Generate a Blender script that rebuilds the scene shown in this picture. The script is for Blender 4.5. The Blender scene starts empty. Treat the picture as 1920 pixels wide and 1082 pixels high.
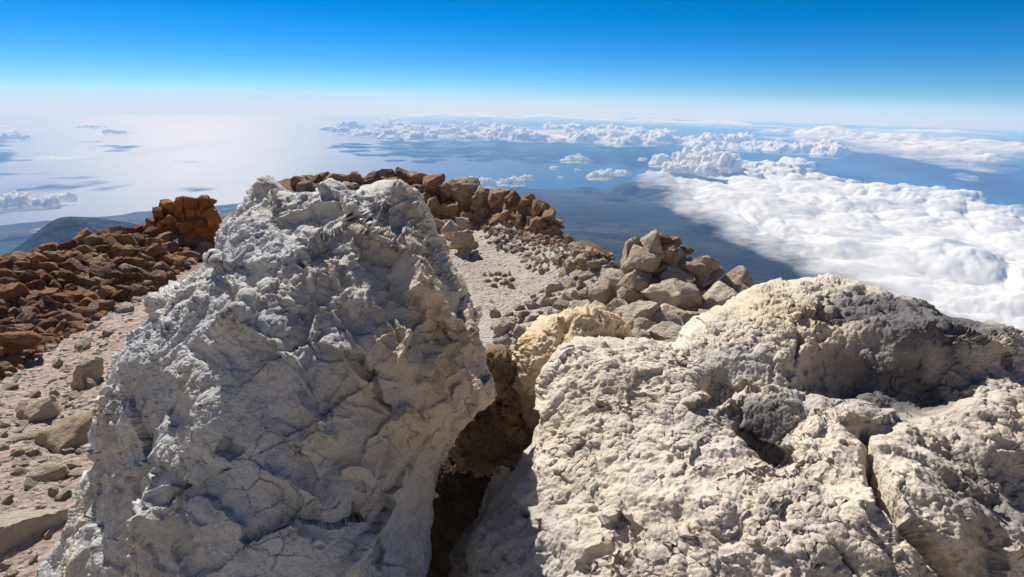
import bpy, bmesh, math, random, time
import numpy as np
T0 = time.time()
rng = np.random.default_rng(7); random.seed(7)
scene = bpy.context.scene
rad = math.radians

# ------------------------------------------------------------------ camera
FPX, PITCH, ROLL = 1000.0, rad(-19.9), rad(0.9)          # focal length in photograph pixels (1920 wide)
F = np.array([0, math.cos(PITCH), math.sin(PITCH)])
_U0 = np.array([0, -math.sin(PITCH), math.cos(PITCH)]); _R0 = np.array([1.0, 0, 0])
CR = _R0*math.cos(ROLL) + _U0*math.sin(ROLL)
CU = -_R0*math.sin(ROLL) + _U0*math.cos(ROLL)
cam = bpy.data.cameras.new('camera'); cam.sensor_width = 36; cam.lens = 36*FPX/1920
cam.clip_start = 0.05; cam.clip_end = 2.0e6
camo = bpy.data.objects.new('camera', cam); scene.collection.objects.link(camo)
from mathutils import Matrix, Vector
camo.matrix_world = Matrix(((CR[0], CU[0], -F[0], 0), (CR[1], CU[1], -F[1], 0), (CR[2], CU[2], -F[2], 0), (0, 0, 0, 1)))
scene.camera = camo

# ------------------------------------------------------------------ sky, sun, exposure
SUN_AZ, SUN_EL = rad(-30), rad(40)
world = bpy.data.worlds.new('World'); scene.world = world; world.use_nodes = True
wn = world.node_tree
sky = wn.nodes.new('ShaderNodeTexSky'); sky.sky_type = 'NISHITA'; sky.sun_disc = False
sky.sun_elevation = SUN_EL; sky.sun_rotation = SUN_AZ
sky.altitude = 3700; sky.air_density = 0.8; sky.dust_density = 0.35; sky.ozone_density = 10.0
bg = wn.nodes['Background']; bg.inputs['Strength'].default_value = 0.070
hs = wn.nodes.new('ShaderNodeHueSaturation'); hs.inputs['Saturation'].default_value = 1.22; hs.inputs['Hue'].default_value = .494
wn.links.new(sky.outputs[0], hs.inputs['Color']); wn.links.new(hs.outputs[0], bg.inputs['Color'])
sl = bpy.data.lights.new('sun', 'SUN'); sl.energy = 4.5; sl.angle = rad(0.5); sl.color = (1.0, 0.965, 0.91)
so = bpy.data.objects.new('sun', sl); scene.collection.objects.link(so)
SUN = Vector((math.sin(SUN_AZ)*math.cos(SUN_EL), math.cos(SUN_AZ)*math.cos(SUN_EL), math.sin(SUN_EL)))
so.rotation_euler = SUN.to_track_quat('Z', 'Y').to_euler(); so.location = SUN*60
vs = scene.view_settings; vs.view_transform = 'Standard'; vs.look = 'None'; vs.gamma = 1; vs.exposure = 0.52; vs.use_curve_mapping = False
cy = scene.cycles
cy.use_denoising = True
try: cy.denoiser = 'OPENIMAGEDENOISE'
except Exception: pass
cy.max_bounces = 6; cy.diffuse_bounces = 3; cy.glossy_bounces = 2; cy.transparent_max_bounces = 24; cy.volume_bounces = 4
cy.sample_clamp_indirect = 6

SEA, RE = -3720.0, 6371000.0

# ------------------------------------------------------------------ helpers: rays, noise, interpolation
def ray(px, py):
    px = np.asarray(px, float)[..., None]; py = np.asarray(py, float)[..., None]
    return F + (px-960)/FPX*CR + (541-py)/FPX*CU
def at(px, py, Y):
    d = ray(px, py); return d*(np.asarray(Y, float)[..., None]/d[..., 1:2])
def to_px(P):
    w = P@F; return 960 + FPX*(P@CR)/w, 541 - FPX*(P@CU)/w, w
_pr = np.random.default_rng(11)
PERM = np.tile(_pr.permutation(256), 3).astype(np.int32)
GR = _pr.normal(size=(256, 3)); GR = (GR/np.linalg.norm(GR, axis=1)[:, None]).astype(np.float32)
GX, GY, GZC = [np.ascontiguousarray(GR[:, k]) for k in range(3)]
def _perlin(P):
    X, Y, Z = (np.ascontiguousarray(P[:, k]) for k in range(3)); ix, iy, iz = np.floor(X), np.floor(Y), np.floor(Z); x, y, z = X-ix, Y-iy, Z-iz
    ix, iy, iz = ix.astype(np.int32) & 255, iy.astype(np.int32) & 255, iz.astype(np.int32) & 255
    u = x*x*x*(x*(x*6-15)+10); v = y*y*y*(y*(y*6-15)+10); w = z*z*z*(z*(z*6-15)+10); r = []
    for i in (0, 1):
        a = PERM.take(ix+i)
        for j in (0, 1):
            ab = PERM.take(a+iy+j); q = []
            for k in (0, 1):
                h = PERM.take(ab+iz+k); q.append(GX.take(h)*(x-i)+GY.take(h)*(y-j)+GZC.take(h)*(z-k))
            r.append(q[0]+w*(q[1]-q[0]))
    y0 = r[0]+v*(r[1]-r[0]); y1 = r[2]+v*(r[3]-r[2]); return 1.5*(y0+u*(y1-y0))
def perlin(P):
    P = np.asarray(P, np.float32); return np.concatenate([_perlin(c) for c in np.array_split(P, 1+len(P)//24000)])
def fbm(P, s, o=4, mode=0, gain=.5, lac=2.03, off=0.0):
    P = np.asarray(P, np.float32)*s + off; r = 0; a = 1.0; tot = 0
    for i in range(o):
        n = perlin(P + i*17.3)
        if mode == 1: n = np.abs(n)*2-.6         # billow: round bumps, sharp valleys
        if mode == 2: n = 1-2*np.abs(n)          # ridged
        r = r + a*n; tot += a; a *= gain; P = P*lac
    return r/tot
def voronoi(P, s, seed=0):
    """F1, F2 of jittered cells"""
    J = np.random.default_rng(seed).random((256, 3)).astype(np.float32); JX, JY, JZ = (np.ascontiguousarray(J[:, k]) for k in range(3)); P = np.asarray(P, np.float32)*s; o1, o2 = [], []
    for p in np.array_split(P, 1+len(P)//24000):
        I = np.floor(p).astype(np.int32); fx, fy, fz = (np.ascontiguousarray((p-I)[:, k]) for k in range(3)); F1 = np.full(len(p), 9, np.float32); F2 = F1.copy()
        for i in (-1, 0, 1):
            hx = PERM.take((I[:, 0]+i) & 255)
            for j in (-1, 0, 1):
                hy = PERM.take(hx+((I[:, 1]+j) & 255))
                for k in (-1, 0, 1):
                    h = PERM.take(hy+((I[:, 2]+k) & 255)); d = (JX.take(h)+(i-fx))**2+(JY.take(h)+(j-fy))**2+(JZ.take(h)+(k-fz))**2
                    F2 = np.minimum(F2, np.maximum(F1, d)); F1 = np.minimum(F1, d)
        o1.append(F1); o2.append(F2)
    return np.sqrt(np.concatenate(o1)), np.sqrt(np.concatenate(o2))
def facets(P, s, seed, offs, tilt, warp=.25):
    """broken rock faces: every jittered cell is a plane of its own height and tilt"""
    P = np.asarray(P, np.float32)*s; r = np.random.default_rng(seed); J = r.random((256, 3)).astype(np.float32); O = r.uniform(-1, 1, 256).astype(np.float32); Gd = r.normal(size=(256, 3)).astype(np.float32)*.6
    P = P+warp*np.stack([perlin(P*1.7), perlin(P*1.7+9), perlin(P*1.7+4)], -1)+warp*.4*np.stack([perlin(P*5.1), perlin(P*5.1+9), perlin(P*5.1+4)], -1); out = []
    for p in np.array_split(P, 1+len(P)//24000):
        I = np.floor(p).astype(np.int32); f = p-I; F1 = np.full(len(p), 9, np.float32); v = np.zeros(len(p), np.float32)
        for i in (-1, 0, 1):
            hx = PERM.take((I[:, 0]+i) & 255)
            for j in (-1, 0, 1):
                hy = PERM.take(hx+((I[:, 1]+j) & 255))
                for k in (-1, 0, 1):
                    h = PERM.take(hy+((I[:, 2]+k) & 255)); e = J[h]+np.array([i, j, k], np.float32)-f; d = (e*e).sum(1); m = d < F1
                    if m.any(): F1[m] = d[m]; hm = h[m]; v[m] = offs*O[hm]-tilt/s*(Gd[hm]*e[m]).sum(1)
        out.append(v)
    return np.concatenate(out)
def sstep(a, b, x):
    t = np.clip((x-a)/(b-a), 0, 1); return t*t*(3-2*t)
def tps(ctrl, vals, reg=1e-4):
    C = np.asarray(ctrl, float); V = np.asarray(vals, float); n = len(C)
    def K(A):
        d2 = ((A[:, None, :]-C[None])**2).sum(-1); return .5*d2*np.log(d2+1e-12)
    M = np.zeros((n+3, n+3)); M[:n, :n] = K(C)+reg*np.eye(n); M[:n, n] = 1; M[:n, n+1:] = C; M[n, :n] = 1; M[n+1:, :n] = C.T
    w = np.linalg.solve(M, np.r_[V, 0, 0, 0])
    def ev(Q):
        Q = np.asarray(Q, float); out = np.empty(len(Q))
        for a in range(0, len(Q), 40000):
            q = Q[a:a+40000]; out[a:a+40000] = K(q)@w[:n]+w[n]+q@w[n+1:]
        return out
    return ev
def seg_dist(x, y, pts):
    """distance to a polyline and the fraction of its length at the nearest point"""
    pts = np.asarray(pts, float); best = np.full(len(x), 1e18); tt = np.zeros(len(x)); n = len(pts)-1
    for i in range(n):
        a, b = pts[i], pts[i+1]; ab = b-a; L = (ab**2).sum()+1e-9
        t = np.clip(((x-a[0])*ab[0]+(y-a[1])*ab[1])/L, 0, 1)
        d = (x-a[0]-t*ab[0])**2+(y-a[1]-t*ab[1])**2
        m = d < best; best[m] = d[m]; tt[m] = (i+t[m])/n
    return np.sqrt(best), tt
def inside(x, y, poly):
    poly = np.asarray(poly, float); r = np.zeros(len(x), bool); n = len(poly)
    for i in range(n):
        x0, y0 = poly[i]; x1, y1 = poly[(i+1) % n]
        c = ((y0 > y) != (y1 > y)) & (x < (x1-x0)*(y-y0)/((y1-y0) if y1 != y0 else 1e-9)+x0); r ^= c
    return r
def sdist(x, y, poly):
    d, _ = seg_dist(x, y, list(poly)+[poly[0]]); return np.where(inside(x, y, poly), d, -d)
def grid_faces(nr, nc, off=0, wrap=False):
    i = np.arange(nr-1)[:, None]; j = np.arange(nc if wrap else nc-1)[None]
    j1 = (j+1) % nc
    return (np.stack([i*nc+j, i*nc+j1, (i+1)*nc+j1, (i+1)*nc+j], -1).reshape(-1, 4)+off).astype(np.int32)
def vnormals(V, Q):
    a, b, c, d = (V[Q[:, k]] for k in range(4)); n = np.cross(c-a, d-b); N = np.zeros_like(V)
    for k in range(4):
        for ax in range(3): N[:, ax] += np.bincount(Q[:, k], n[:, ax], len(V))
    return N/(np.linalg.norm(N, axis=1)[:, None]+1e-20)
def mesh_np(name, V, Q, attrs=None, smooth=True):
    V = np.ascontiguousarray(V, np.float32); Q = np.ascontiguousarray(Q, np.int32); k = Q.shape[1]
    me = bpy.data.meshes.new(name); me.vertices.add(len(V)); me.vertices.foreach_set('co', V.ravel())
    me.loops.add(Q.size); me.loops.foreach_set('vertex_index', Q.ravel())
    me.polygons.add(len(Q)); me.polygons.foreach_set('loop_start', np.arange(0, Q.size, k, dtype=np.int32))
    me.update(calc_edges=True); me.validate()
    me.polygons.foreach_set('use_smooth', np.full(len(me.polygons), smooth, bool))
    for n, v in (attrs or {}).items():
        at_ = me.attributes.new(n, 'FLOAT', 'POINT'); at_.data.foreach_set('value', np.ascontiguousarray(v, np.float32))
    return me
def link(name, me, mat=None, parent=None, loc=None, **props):
    o = bpy.data.objects.new(name, me); scene.collection.objects.link(o)
    if mat is not None and me is not None: me.materials.append(mat)
    if parent is not None: o.parent = parent
    if loc is not None: o.location = loc
    for k, v in props.items(): o[k] = v
    return o
def centred(name, V, Q, mat, attrs=None, smooth=True, **props):
    c = V.mean(0); c[2] = V[:, 2].min()
    return link(name, mesh_np(name, V-c, Q, attrs, smooth), mat, loc=c, **props)

# ------------------------------------------------------------------ materials
class NT:
    def __init__(s, name):
        s.m = bpy.data.materials.new(name); s.m.use_nodes = True; s.t = s.m.node_tree; s.n = s.t.nodes
        s.p = s.n['Principled BSDF']; s.out = s.n['Material Output']; s.tc = s.n.new('ShaderNodeTexCoord')
        s.p.inputs['Specular IOR Level'].default_value = .15
    def L(s, a, b): s.t.links.new(a, b)
    def set(s, sock, v):
        if hasattr(v, 'is_output'): s.L(v, sock)
        else: sock.default_value = v
    def noise(s, vec, scale, detail=4, rough=.55, dist=0, kind='FBM'):
        n = s.n.new('ShaderNodeTexNoise'); n.noise_type = kind; s.L(vec, n.inputs['Vector'])
        n.inputs['Scale'].default_value = scale; n.inputs['Detail'].default_value = detail
        n.inputs['Roughness'].default_value = rough; n.inputs['Distortion'].default_value = dist; return n.outputs['Fac']
    def voro(s, vec, scale, feat='F1', rnd=1):
        n = s.n.new('ShaderNodeTexVoronoi'); n.feature = feat; s.L(vec, n.inputs['Vector']); n.inputs['Scale'].default_value = scale
        n.inputs['Randomness'].default_value = rnd; return n.outputs['Distance']
    def ramp(s, fac, stops):
        n = s.n.new('ShaderNodeValToRGB'); cr = n.color_ramp; s.L(fac, n.inputs['Fac'])
        while len(cr.elements) < len(stops): cr.elements.new(.5)
        for e, (p, c) in zip(cr.elements, stops): e.position = p; e.color = (*c, 1) if len(c) == 3 else c
        return n.outputs['Color']
    def fr(s, fac, a, b, lo=0., hi=1.):
        n = s.n.new('ShaderNodeMapRange'); s.L(fac, n.inputs[0]); n.interpolation_type = 'SMOOTHSTEP'
        for k, v in zip((1, 2, 3, 4), (a, b, lo, hi)): n.inputs[k].default_value = v
        return n.outputs[0]
    def mix(s, fac, a, b, mode='MIX'):
        n = s.n.new('ShaderNodeMix'); n.data_type = 'RGBA'; n.blend_type = mode
        for sock, v in ((n.inputs[0], fac), (n.inputs[6], a), (n.inputs[7], b)):
            if isinstance(v, tuple) and len(v) == 3: v = (*v, 1)
            s.set(sock, v)
        return n.outputs[2]
    def math(s, op, a, b=0.):
        n = s.n.new('ShaderNodeMath'); n.operation = op; s.set(n.inputs[0], a); s.set(n.inputs[1], b); return n.outputs[0]
    def attr(s, name):
        n = s.n.new('ShaderNodeAttribute'); n.attribute_name = name; return n.outputs['Fac']
    def mapping(s, vec, scale=(1, 1, 1), rot=(0, 0, 0)):
        n = s.n.new('ShaderNodeMapping'); s.L(vec, n.inputs[0]); n.inputs['Scale'].default_value = scale; n.inputs['Rotation'].default_value = rot
        return n.outputs[0]
    def bump(s, h, dist, strength=1.0, normal=None):
        n = s.n.new('ShaderNodeBump'); s.L(h, n.inputs['Height']); n.inputs['Distance'].default_value = dist; n.inputs['Strength'].default_value = strength
        if normal is not None: s.L(normal, n.inputs['Normal'])
        return n.outputs[0]
    def warp(s, vec, amt, scale):
        n = s.n.new('ShaderNodeTexNoise'); s.L(vec, n.inputs['Vector']); n.inputs['Scale'].default_value = scale; n.inputs['Detail'].default_value = 4
        a = s.n.new('ShaderNodeVectorMath'); a.operation = 'MULTIPLY_ADD'; s.L(n.outputs['Color'], a.inputs[0]); a.inputs[1].default_value = (amt, amt, amt); s.L(vec, a.inputs[2]); return a.outputs[0]
    def rnd(s):
        n = s.n.new('ShaderNodeObjectInfo'); return n.outputs['Random']
    def finish(s, col, rough=.9, normal=None):
        s.set(s.p.inputs['Base Color'], col); s.set(s.p.inputs['Roughness'], rough)
        if normal is not None: s.L(normal, s.p.inputs['Normal'])
        return s.m
    def displace(s, h, scale):
        n = s.n.new('ShaderNodeDisplacement'); s.L(h, n.inputs['Height']); n.inputs['Scale'].default_value = scale; n.inputs['Midlevel'].default_value = .5
        s.L(n.outputs[0], s.out.inputs['Displacement']); s.m.displacement_method = 'BOTH'

def mat_left():
    k = NT('grey_trachyte'); v = k.tc.outputs['Object']
    n1 = k.noise(v, 2.2, 6, .6); n2 = k.noise(v, 11, 5, .65); n3 = k.noise(v, 70, 3, .6)
    c = k.ramp(n1, [(.3, (.43, .435, .44)), (.5, (.58, .57, .55)), (.68, (.70, .64, .54))])
    c = k.mix(k.fr(n2, .48, .74, 0, .6), c, (.27, .27, .275))
    c = k.mix(k.fr(k.noise(v, 1.1, 5, .62, .5), .47, .62, 0, .75), c, k.mix(n2, (.56, .47, .35), (.70, .62, .50)))
    c = k.mix(k.attr('tan'), c, k.mix(n2, (.54, .41, .26), (.70, .55, .38)))
    c = k.mix(k.attr('crust'), c, (.66, .65, .63))
    c = k.mix(k.fr(n3, .53, .72, 0, .45), c, (.19, .175, .16)); c = k.mix(k.fr(k.noise(v, 170, 2, .6), .55, .68, 0, .35), c, (.16, .15, .14))
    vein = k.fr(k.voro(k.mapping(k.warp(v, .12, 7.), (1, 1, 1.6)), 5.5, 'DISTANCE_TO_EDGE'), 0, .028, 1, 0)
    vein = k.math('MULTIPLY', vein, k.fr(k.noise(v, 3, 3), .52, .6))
    h = k.math('ADD', k.math('MULTIPLY', k.noise(v, 34, 8, .68), 1.0), k.math('MULTIPLY', k.voro(v, 60), -.35))
    h = k.math('SUBTRACT', h, k.math('MULTIPLY', vein, .9))
    c = k.mix(k.math('MULTIPLY', vein, .3), c, (.14, .12, .10))  # crack shade painted in: base colour darkened along the veins
    k.displace(h, .012)
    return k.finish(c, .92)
def mat_right():
    k = NT('cream_pumice'); v = k.tc.outputs['Object']
    n1 = k.noise(v, 1.9, 6, .6); n2 = k.noise(v, 9, 5, .65); n3 = k.noise(v, 60, 3, .6)
    c = k.ramp(n1, [(.3, (.52, .44, .36)), (.5, (.62, .53, .42)), (.7, (.68, .60, .50))])
    c = k.mix(k.fr(n2, .5, .74, 0, .4), c, (.42, .34, .29))
    c = k.mix(k.attr('grey'), c, k.mix(n2, (.36, .345, .32), (.47, .445, .41)))
    c = k.mix(k.attr('tan'), c, k.mix(n2, (.55, .40, .20), (.62, .47, .27)))
    c = k.mix(k.attr('dark'), c, k.mix(n2, (.10, .095, .10), (.20, .185, .175)))  # dark grey rock tone, plus shade painted into the hollow and pits
    c = k.mix(k.fr(n3, .54, .72, 0, .45), c, (.30, .24, .20)); c = k.mix(k.fr(k.noise(v, 150, 2, .6), .55, .68, 0, .3), c, (.24, .20, .17))
    h = k.math('ADD', k.noise(v, 22, 8, .66), k.math('MULTIPLY', k.voro(v, 38), -.5))
    k.displace(h, .013)
    return k.finish(c, .95)
def mat_tan(name, c0, c1, c2, disp=.04, sc=16):
    k = NT(name); v = k.tc.outputs['Object']
    n1 = k.noise(v, 3, 6, .6); n2 = k.noise(v, 14, 5, .65)
    c = k.ramp(n1, [(.3, c0), (.5, c1), (.7, c2)]); c = k.mix(k.fr(n2, .52, .75, 0, .6), c, tuple(x*.55 for x in c0))
    k.displace(k.math('ADD', k.noise(v, sc, 8, .66), k.math('MULTIPLY', k.voro(v, sc*1.6), -.4)), disp)
    return k.finish(c, .93)
def mat_stone(name, cols, dark, dk=.65, sc=2.6):
    """loose stones: unit sized meshes, colour varies from stone to stone"""
    k = NT(name); v = k.tc.outputs['Object']; r = k.rnd()
    off = k.n.new('ShaderNodeVectorMath'); off.operation = 'ADD'; k.L(v, off.inputs[0])
    cb = k.n.new('ShaderNodeCombineXYZ'); q = k.math('MULTIPLY', r, 37.); k.L(q, cb.inputs[0]); k.L(q, cb.inputs[1]); k.L(cb.outputs[0], off.inputs[1]); v = off.outputs[0]
    c = k.ramp(r, [(i/(len(cols)-1), x) for i, x in enumerate(cols)])
    n1 = k.noise(v, sc*.55, 6, .62); n2 = k.noise(v, sc*2.2, 6, .65)
    c = k.mix(k.fr(n1, .42, .68, 0, dk), c, cols[0]); c = k.mix(k.fr(n2, .5, .75, 0, dk), c, dark)
    nb = k.bump(k.math('ADD', k.noise(v, sc*1.3, 9, .68), k.math('MULTIPLY', k.voro(v, sc*1.1, 'DISTANCE_TO_EDGE'), .35)), .22, 1.0)
    return k.finish(c, .9, nb)
def mat_ground():
    k = NT('scree_ground'); v = k.tc.outputs['Object']
    n1 = k.noise(v, .35, 6, .6); n2 = k.noise(v, 2.6, 7, .68); n3 = k.noise(v, 14, 5, .7)
    c = k.ramp(n1, [(.32, (.52, .43, .355)), (.5, (.60, .51, .43)), (.68, (.64, .57, .49))])
    c = k.mix(k.fr(n2, .48, .7, 0, .5), c, (.42, .34, .28))
    c = k.mix(k.attr('red'), c, k.mix(n2, (.13, .065, .04), (.24, .13, .08)))
    c = k.mix(k.attr('pink'), c, k.mix(n2, (.52, .375, .295), (.68, .53, .43)))
    c = k.mix(k.fr(n3, .54, .72, 0, .4), c, (.26, .20, .16))
    h = k.math('ADD', k.noise(v, 6, 8, .7), k.math('MULTIPLY', k.voro(v, 9), -.5))
    return k.finish(c, .95, k.bump(h, .2, 1.0))
def mat_land():
    k = NT('forest_slopes'); v = k.tc.outputs['Object']
    n1 = k.noise(k.mapping(v, (.00012, .00035, .0003)), 1, 6, .6); n2 = k.noise(v, .0012, 6, .62); n3 = k.noise(v, .012, 3, .6)
    c = k.ramp(n1, [(.36, (.012, .020, .014)), (.46, (.032, .042, .022)), (.55, (.062, .068, .036)), (.66, (.13, .115, .075))])
    c = k.mix(k.fr(n2, .50, .60, 0, .85), c, (.008, .016, .010))
    n4 = k.noise(k.mapping(v, (.0007, .0042, .002), (0, 0, -.35)), 1, 5, .6, .6); c = k.mix(k.fr(n4, .46, .56, 0, .92), c, (.006, .013, .008))
    c = k.mix(k.math('MULTIPLY', k.attr('coast'), k.fr(n2, .55, .66)), c, (.5, .5, .47))
    c = k.mix(k.fr(n3, .52, .66, 0, .4), c, (.010, .018, .013))
    return k.finish(c, .95, k.bump(k.math('ADD', k.noise(v, .004, 6, .65), k.math('MULTIPLY', n3, .25)), 220, 1.0))
def mat_sea():
    k = NT('sea_water'); v = k.tc.outputs['Object']
    n1 = k.noise(k.mapping(v, (1/26000, 1/60000, 0), (0, 0, .35)), 1, 5, .6); n2 = k.noise(k.mapping(v, (1/5000, 1/16000, 0), (0, 0, -.2)), 1, 5, .6)
    c = k.mix(n1, (.002, .05, .17), (.004, .075, .23))
    r = k.math('ADD', k.fr(n1, .3, .7, .44, .52), k.fr(n2, .35, .65, -.05, .05))
    k.p.inputs['IOR'].default_value = 1.33; k.p.inputs['Specular IOR Level'].default_value = .5
    return k.finish(c, r)
def mat_cloud(name='cloud_vapour', soft=.3, sc=1/900., tl=.2, sss=45., alb=.72):
    k = NT(name); v = k.tc.outputs['Object']; k.n.remove(k.p)
    t = k.attr('thick'); n = k.noise(v, sc, 6, .62)
    a = k.fr(k.math('ADD', t, k.math('MULTIPLY', k.math('SUBTRACT', n, .5), soft*1.6)), .02, soft)
    d = k.n.new('ShaderNodeSubsurfaceScattering'); d.inputs['Color'].default_value = (alb, alb, alb, 1); d.inputs['Scale'].default_value = sss; d.inputs['Radius'].default_value = (1, 1, 1)
    tr = k.n.new('ShaderNodeBsdfTranslucent'); tr.inputs[0].default_value = (.93, .94, .95, 1)
    tp = k.n.new('ShaderNodeBsdfTransparent'); m1 = k.n.new('ShaderNodeMixShader'); m2 = k.n.new('ShaderNodeMixShader')
    m1.inputs[0].default_value = tl; k.L(d.outputs[0], m1.inputs[1]); k.L(tr.outputs[0], m1.inputs[2])
    k.L(a, m2.inputs[0]); k.L(tp.outputs[0], m2.inputs[1]); k.L(m1.outputs[0], m2.inputs[2]); k.L(m2.outputs[0], k.out.inputs[0])
    return k.m
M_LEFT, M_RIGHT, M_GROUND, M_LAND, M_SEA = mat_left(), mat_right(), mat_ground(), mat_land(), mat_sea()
M_ORANGE = mat_tan('ochre_rock', (.46, .32, .18), (.62, .47, .30), (.70, .58, .43), .014, 14)
M_BROWN = mat_tan('brown_rock', (.16, .105, .07), (.26, .175, .11), (.38, .27, .17))
M_CREVICE_SHADE = mat_tan('crevice_shade_rock', (.035, .025, .02), (.055, .04, .03), (.085, .06, .045))  # shade of the deep crevice painted as a near black rock colour
M_PALE = mat_tan('pale_rock', (.36, .31, .26), (.48, .41, .33), (.55, .48, .40))
M_RED = mat_stone('rust_stone', [(.18, .09, .06), (.36, .16, .075), (.48, .23, .10), (.54, .33, .19), (.30, .19, .14), (.60, .42, .30)], (.10, .055, .04))
M_REDTOWER = mat_stone('orange_red_stone', [(.42, .16, .06), (.56, .22, .07), (.64, .27, .09), (.50, .24, .11)], (.16, .07, .04))
M_RIDGE = mat_stone('umber_stone', [(.26, .15, .10), (.42, .24, .14), (.54, .33, .18), (.62, .43, .27), (.42, .31, .23)], (.12, .07, .055))
M_TAN = mat_stone('tan_stone', [(.56, .41, .29), (.66, .50, .35), (.70, .56, .41), (.70, .58, .46), (.74, .62, .48)], (.40, .29, .20), .45)
M_SAND = mat_stone('cream_stone', [(.64, .50, .36), (.73, .59, .42), (.76, .63, .47), (.74, .62, .48)], (.52, .39, .28), .4)
M_PEB = mat_stone('pebble_stone', [(.46, .39, .32), (.58, .50, .41), (.70, .62, .52)], (.38, .31, .25), .4)

# ------------------------------------------------------------------ sea and far land
print('mats', time.time()-T0)
a = np.radians(np.linspace(-180, 180, 721)[:-1]); r = np.geomspace(9000, 320000, 160)
A, Rr = np.meshgrid(a, r); X, Y = Rr*np.sin(A), Rr*np.cos(A)
V = np.stack([X, Y, SEA-Rr**2/(2*RE)], -1).reshape(-1, 3)
Q = grid_faces(160, 720, wrap=True)[:, ::-1]
link('sea', mesh_np('sea', V, Q), M_SEA, kind='structure', label='calm blue sea with a broad silver sun glint')

def land_z(az, r, detail=True):
    base = np.interp(r, [30, 60, 1000, 3000, 5000, 9000, 13000, 16000, 20000, 23500, 26000, 40000],
                     [-16, -36, -620, -1380, -1780, -2330, -2760, -3080, -3480, -3760, -3860, -4300])
    d = np.degrees(az)
    base = base - 170*sstep(-15, -28, d)*sstep(4000, 12000, r) - np.clip(d-17, 0, 60)/30*260*sstep(3500, 9000, r)
    def hill(d0, r0, h, sd, sr): return h*np.exp(-((d-d0)/sd)**2-((r-r0)/sr)**2)
    base = base + hill(-36, 7600, 560, 4.0, 900) + hill(-41, 7500, 640, 3.6, 900) + hill(-46, 7400, 330, 4, 900) + hill(-44, 11500, 120, 4, 1200) + hill(-29, 8600, 420, 5, 1200) + hill(-33, 15500, 130, 9, 900)
    base = base + hill(7.6, 21500, 240, 1.7, 700) + hill(11.4, 21200, 400, 1.7, 900) + hill(13.8, 20800, 470, 1.9, 1000) + hill(17, 20300, 520, 2.4, 1300)
    base = base + hill(7.5, 11500, 90, 1.3, 350) + hill(11, 9500, 80, 1.0, 300)
    return base
a = np.radians(np.linspace(-58, 58, 620)); r = np.geomspace(36, 27000, 420)
A, Rr = np.meshgrid(a, r); X, Y = Rr*np.sin(A), Rr*np.cos(A); x, y, rr = X.ravel(), Y.ravel(), Rr.ravel()
P = np.stack([x, y, 0*x], -1)
z = land_z(A.ravel(), rr)
amp = np.interp(rr, [36, 400, 2000, 6000, 20000], [2, 12, 50, 120, 55])
z = z + amp*(fbm(P, 1/2600., 5, 2)-.3) + amp*.35*fbm(P, 1/500., 3)
z -= rr**2/(2*RE)
link('island_slopes', mesh_np('land', np.stack([x, y, z], -1), grid_faces(420, 620)[:, ::-1],
     {'coast': sstep(15500, 18500, rr)*sstep(-20, -28, np.degrees(A.ravel()))}), M_LAND, kind='structure', label='dark forested island slopes running down to the coast')
# two far islands on the horizon
def far_island(px, py, wpx, hpx, dist, label):
    c = ray(px, py); c = c/np.linalg.norm(c); az = math.atan2(c[0], c[1]); w = wpx/FPX*dist; top = dist*c[2]/math.hypot(c[0], c[1])
    n = 60; u, v = np.meshgrid(np.linspace(-1, 1, n), np.linspace(-1, 1, n//2)); u, v = u.ravel(), v.ravel()
    base = SEA-dist**2/(2*RE)-100
    q = np.clip(1-np.sqrt(u*u+v*v), 0, 1); g = np.stack([u*3, v*3, 0*u+px], -1)
    h = (top-base)*np.minimum(1, q*1.5)**.7*(1+.25*fbm(g, 1, 3))
    X = u*w/2; Yv = v*w/3
    V = np.stack([math.sin(az)*(dist+Yv)+math.cos(az)*X, math.cos(az)*(dist+Yv)-math.sin(az)*X, base+h], -1)
    link('island', mesh_np('island', V, grid_faces(n//2, n)), M_LAND, kind='structure', label=label)
far_island(1600, 236, 62, 5, 118000, 'long low island on the horizon above the clouds')
far_island(1412, 232, 28, 3, 125000, 'tiny low island on the horizon left of the longer one')

# ------------------------------------------------------------------ summit ground (crater floor, slopes)
print('far', time.time()-T0)
G = [  # photograph pixel and forward distance (m)
 (0,508,17),(90,480,18),(190,444,19.6),(290,448,20.8),(400,474,20.8),(345,455,22.4),(0,600,12.5),(100,600,13),(200,560,15),(300,512,17.6),(0,700,9),(100,680,9.8),(200,640,11),(260,600,12.5),
 (0,800,6.8),(100,780,7.4),(170,740,8),(0,900,5.2),(80,900,5.3),(0,1000,4.3),(0,1082,3.7),(60,1050,3.9),(-150,520,15),(-150,700,8.5),(-150,900,5),
 (480,366,28),(560,360,30),(620,356,30),(740,350,30),(860,366,28.5),(960,384,26),(1010,398,24),(1040,420,22.5),(1100,474,19),(1150,492,17),
 (830,405,27),(900,424,25.5),(980,444,22.5),(1020,464,20.5),(860,470,21.5),(900,500,19),(1000,500,18.5),(950,540,16),(1050,540,15.5),(1000,580,13),(950,620,11),(1100,600,11.5),
 (930,680,8.2),(960,720,7),(1150,545,14.3),(1200,600,11.4),(1300,605,11),(1250,655,8.8),(1400,590,11.5),(1300,565,12.6),(1440,590,11.2),(1600,640,9),(1900,720,7)]
gp = [at(np.array([q[0]]), np.array([q[1]]), np.array([q[2]]))[0] for q in G]
gx = [( -1.5,3.6,-5.0),(0,3.2,-7),(1.2,3.4,-6),(-.5,3.4,-7),(0.1,4.6,-5.2),(2.5,4,-5),(4,5,-4.6),(-2.6,5,-4.9),(0,1.6,-6),(-1.5,1.6,-6),(2,1.6,-6),(1,6.0,-4.0),(2.5,6.5,-4.1),(-2.5,9,-5.2),(-5,15,-5.6)]
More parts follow.
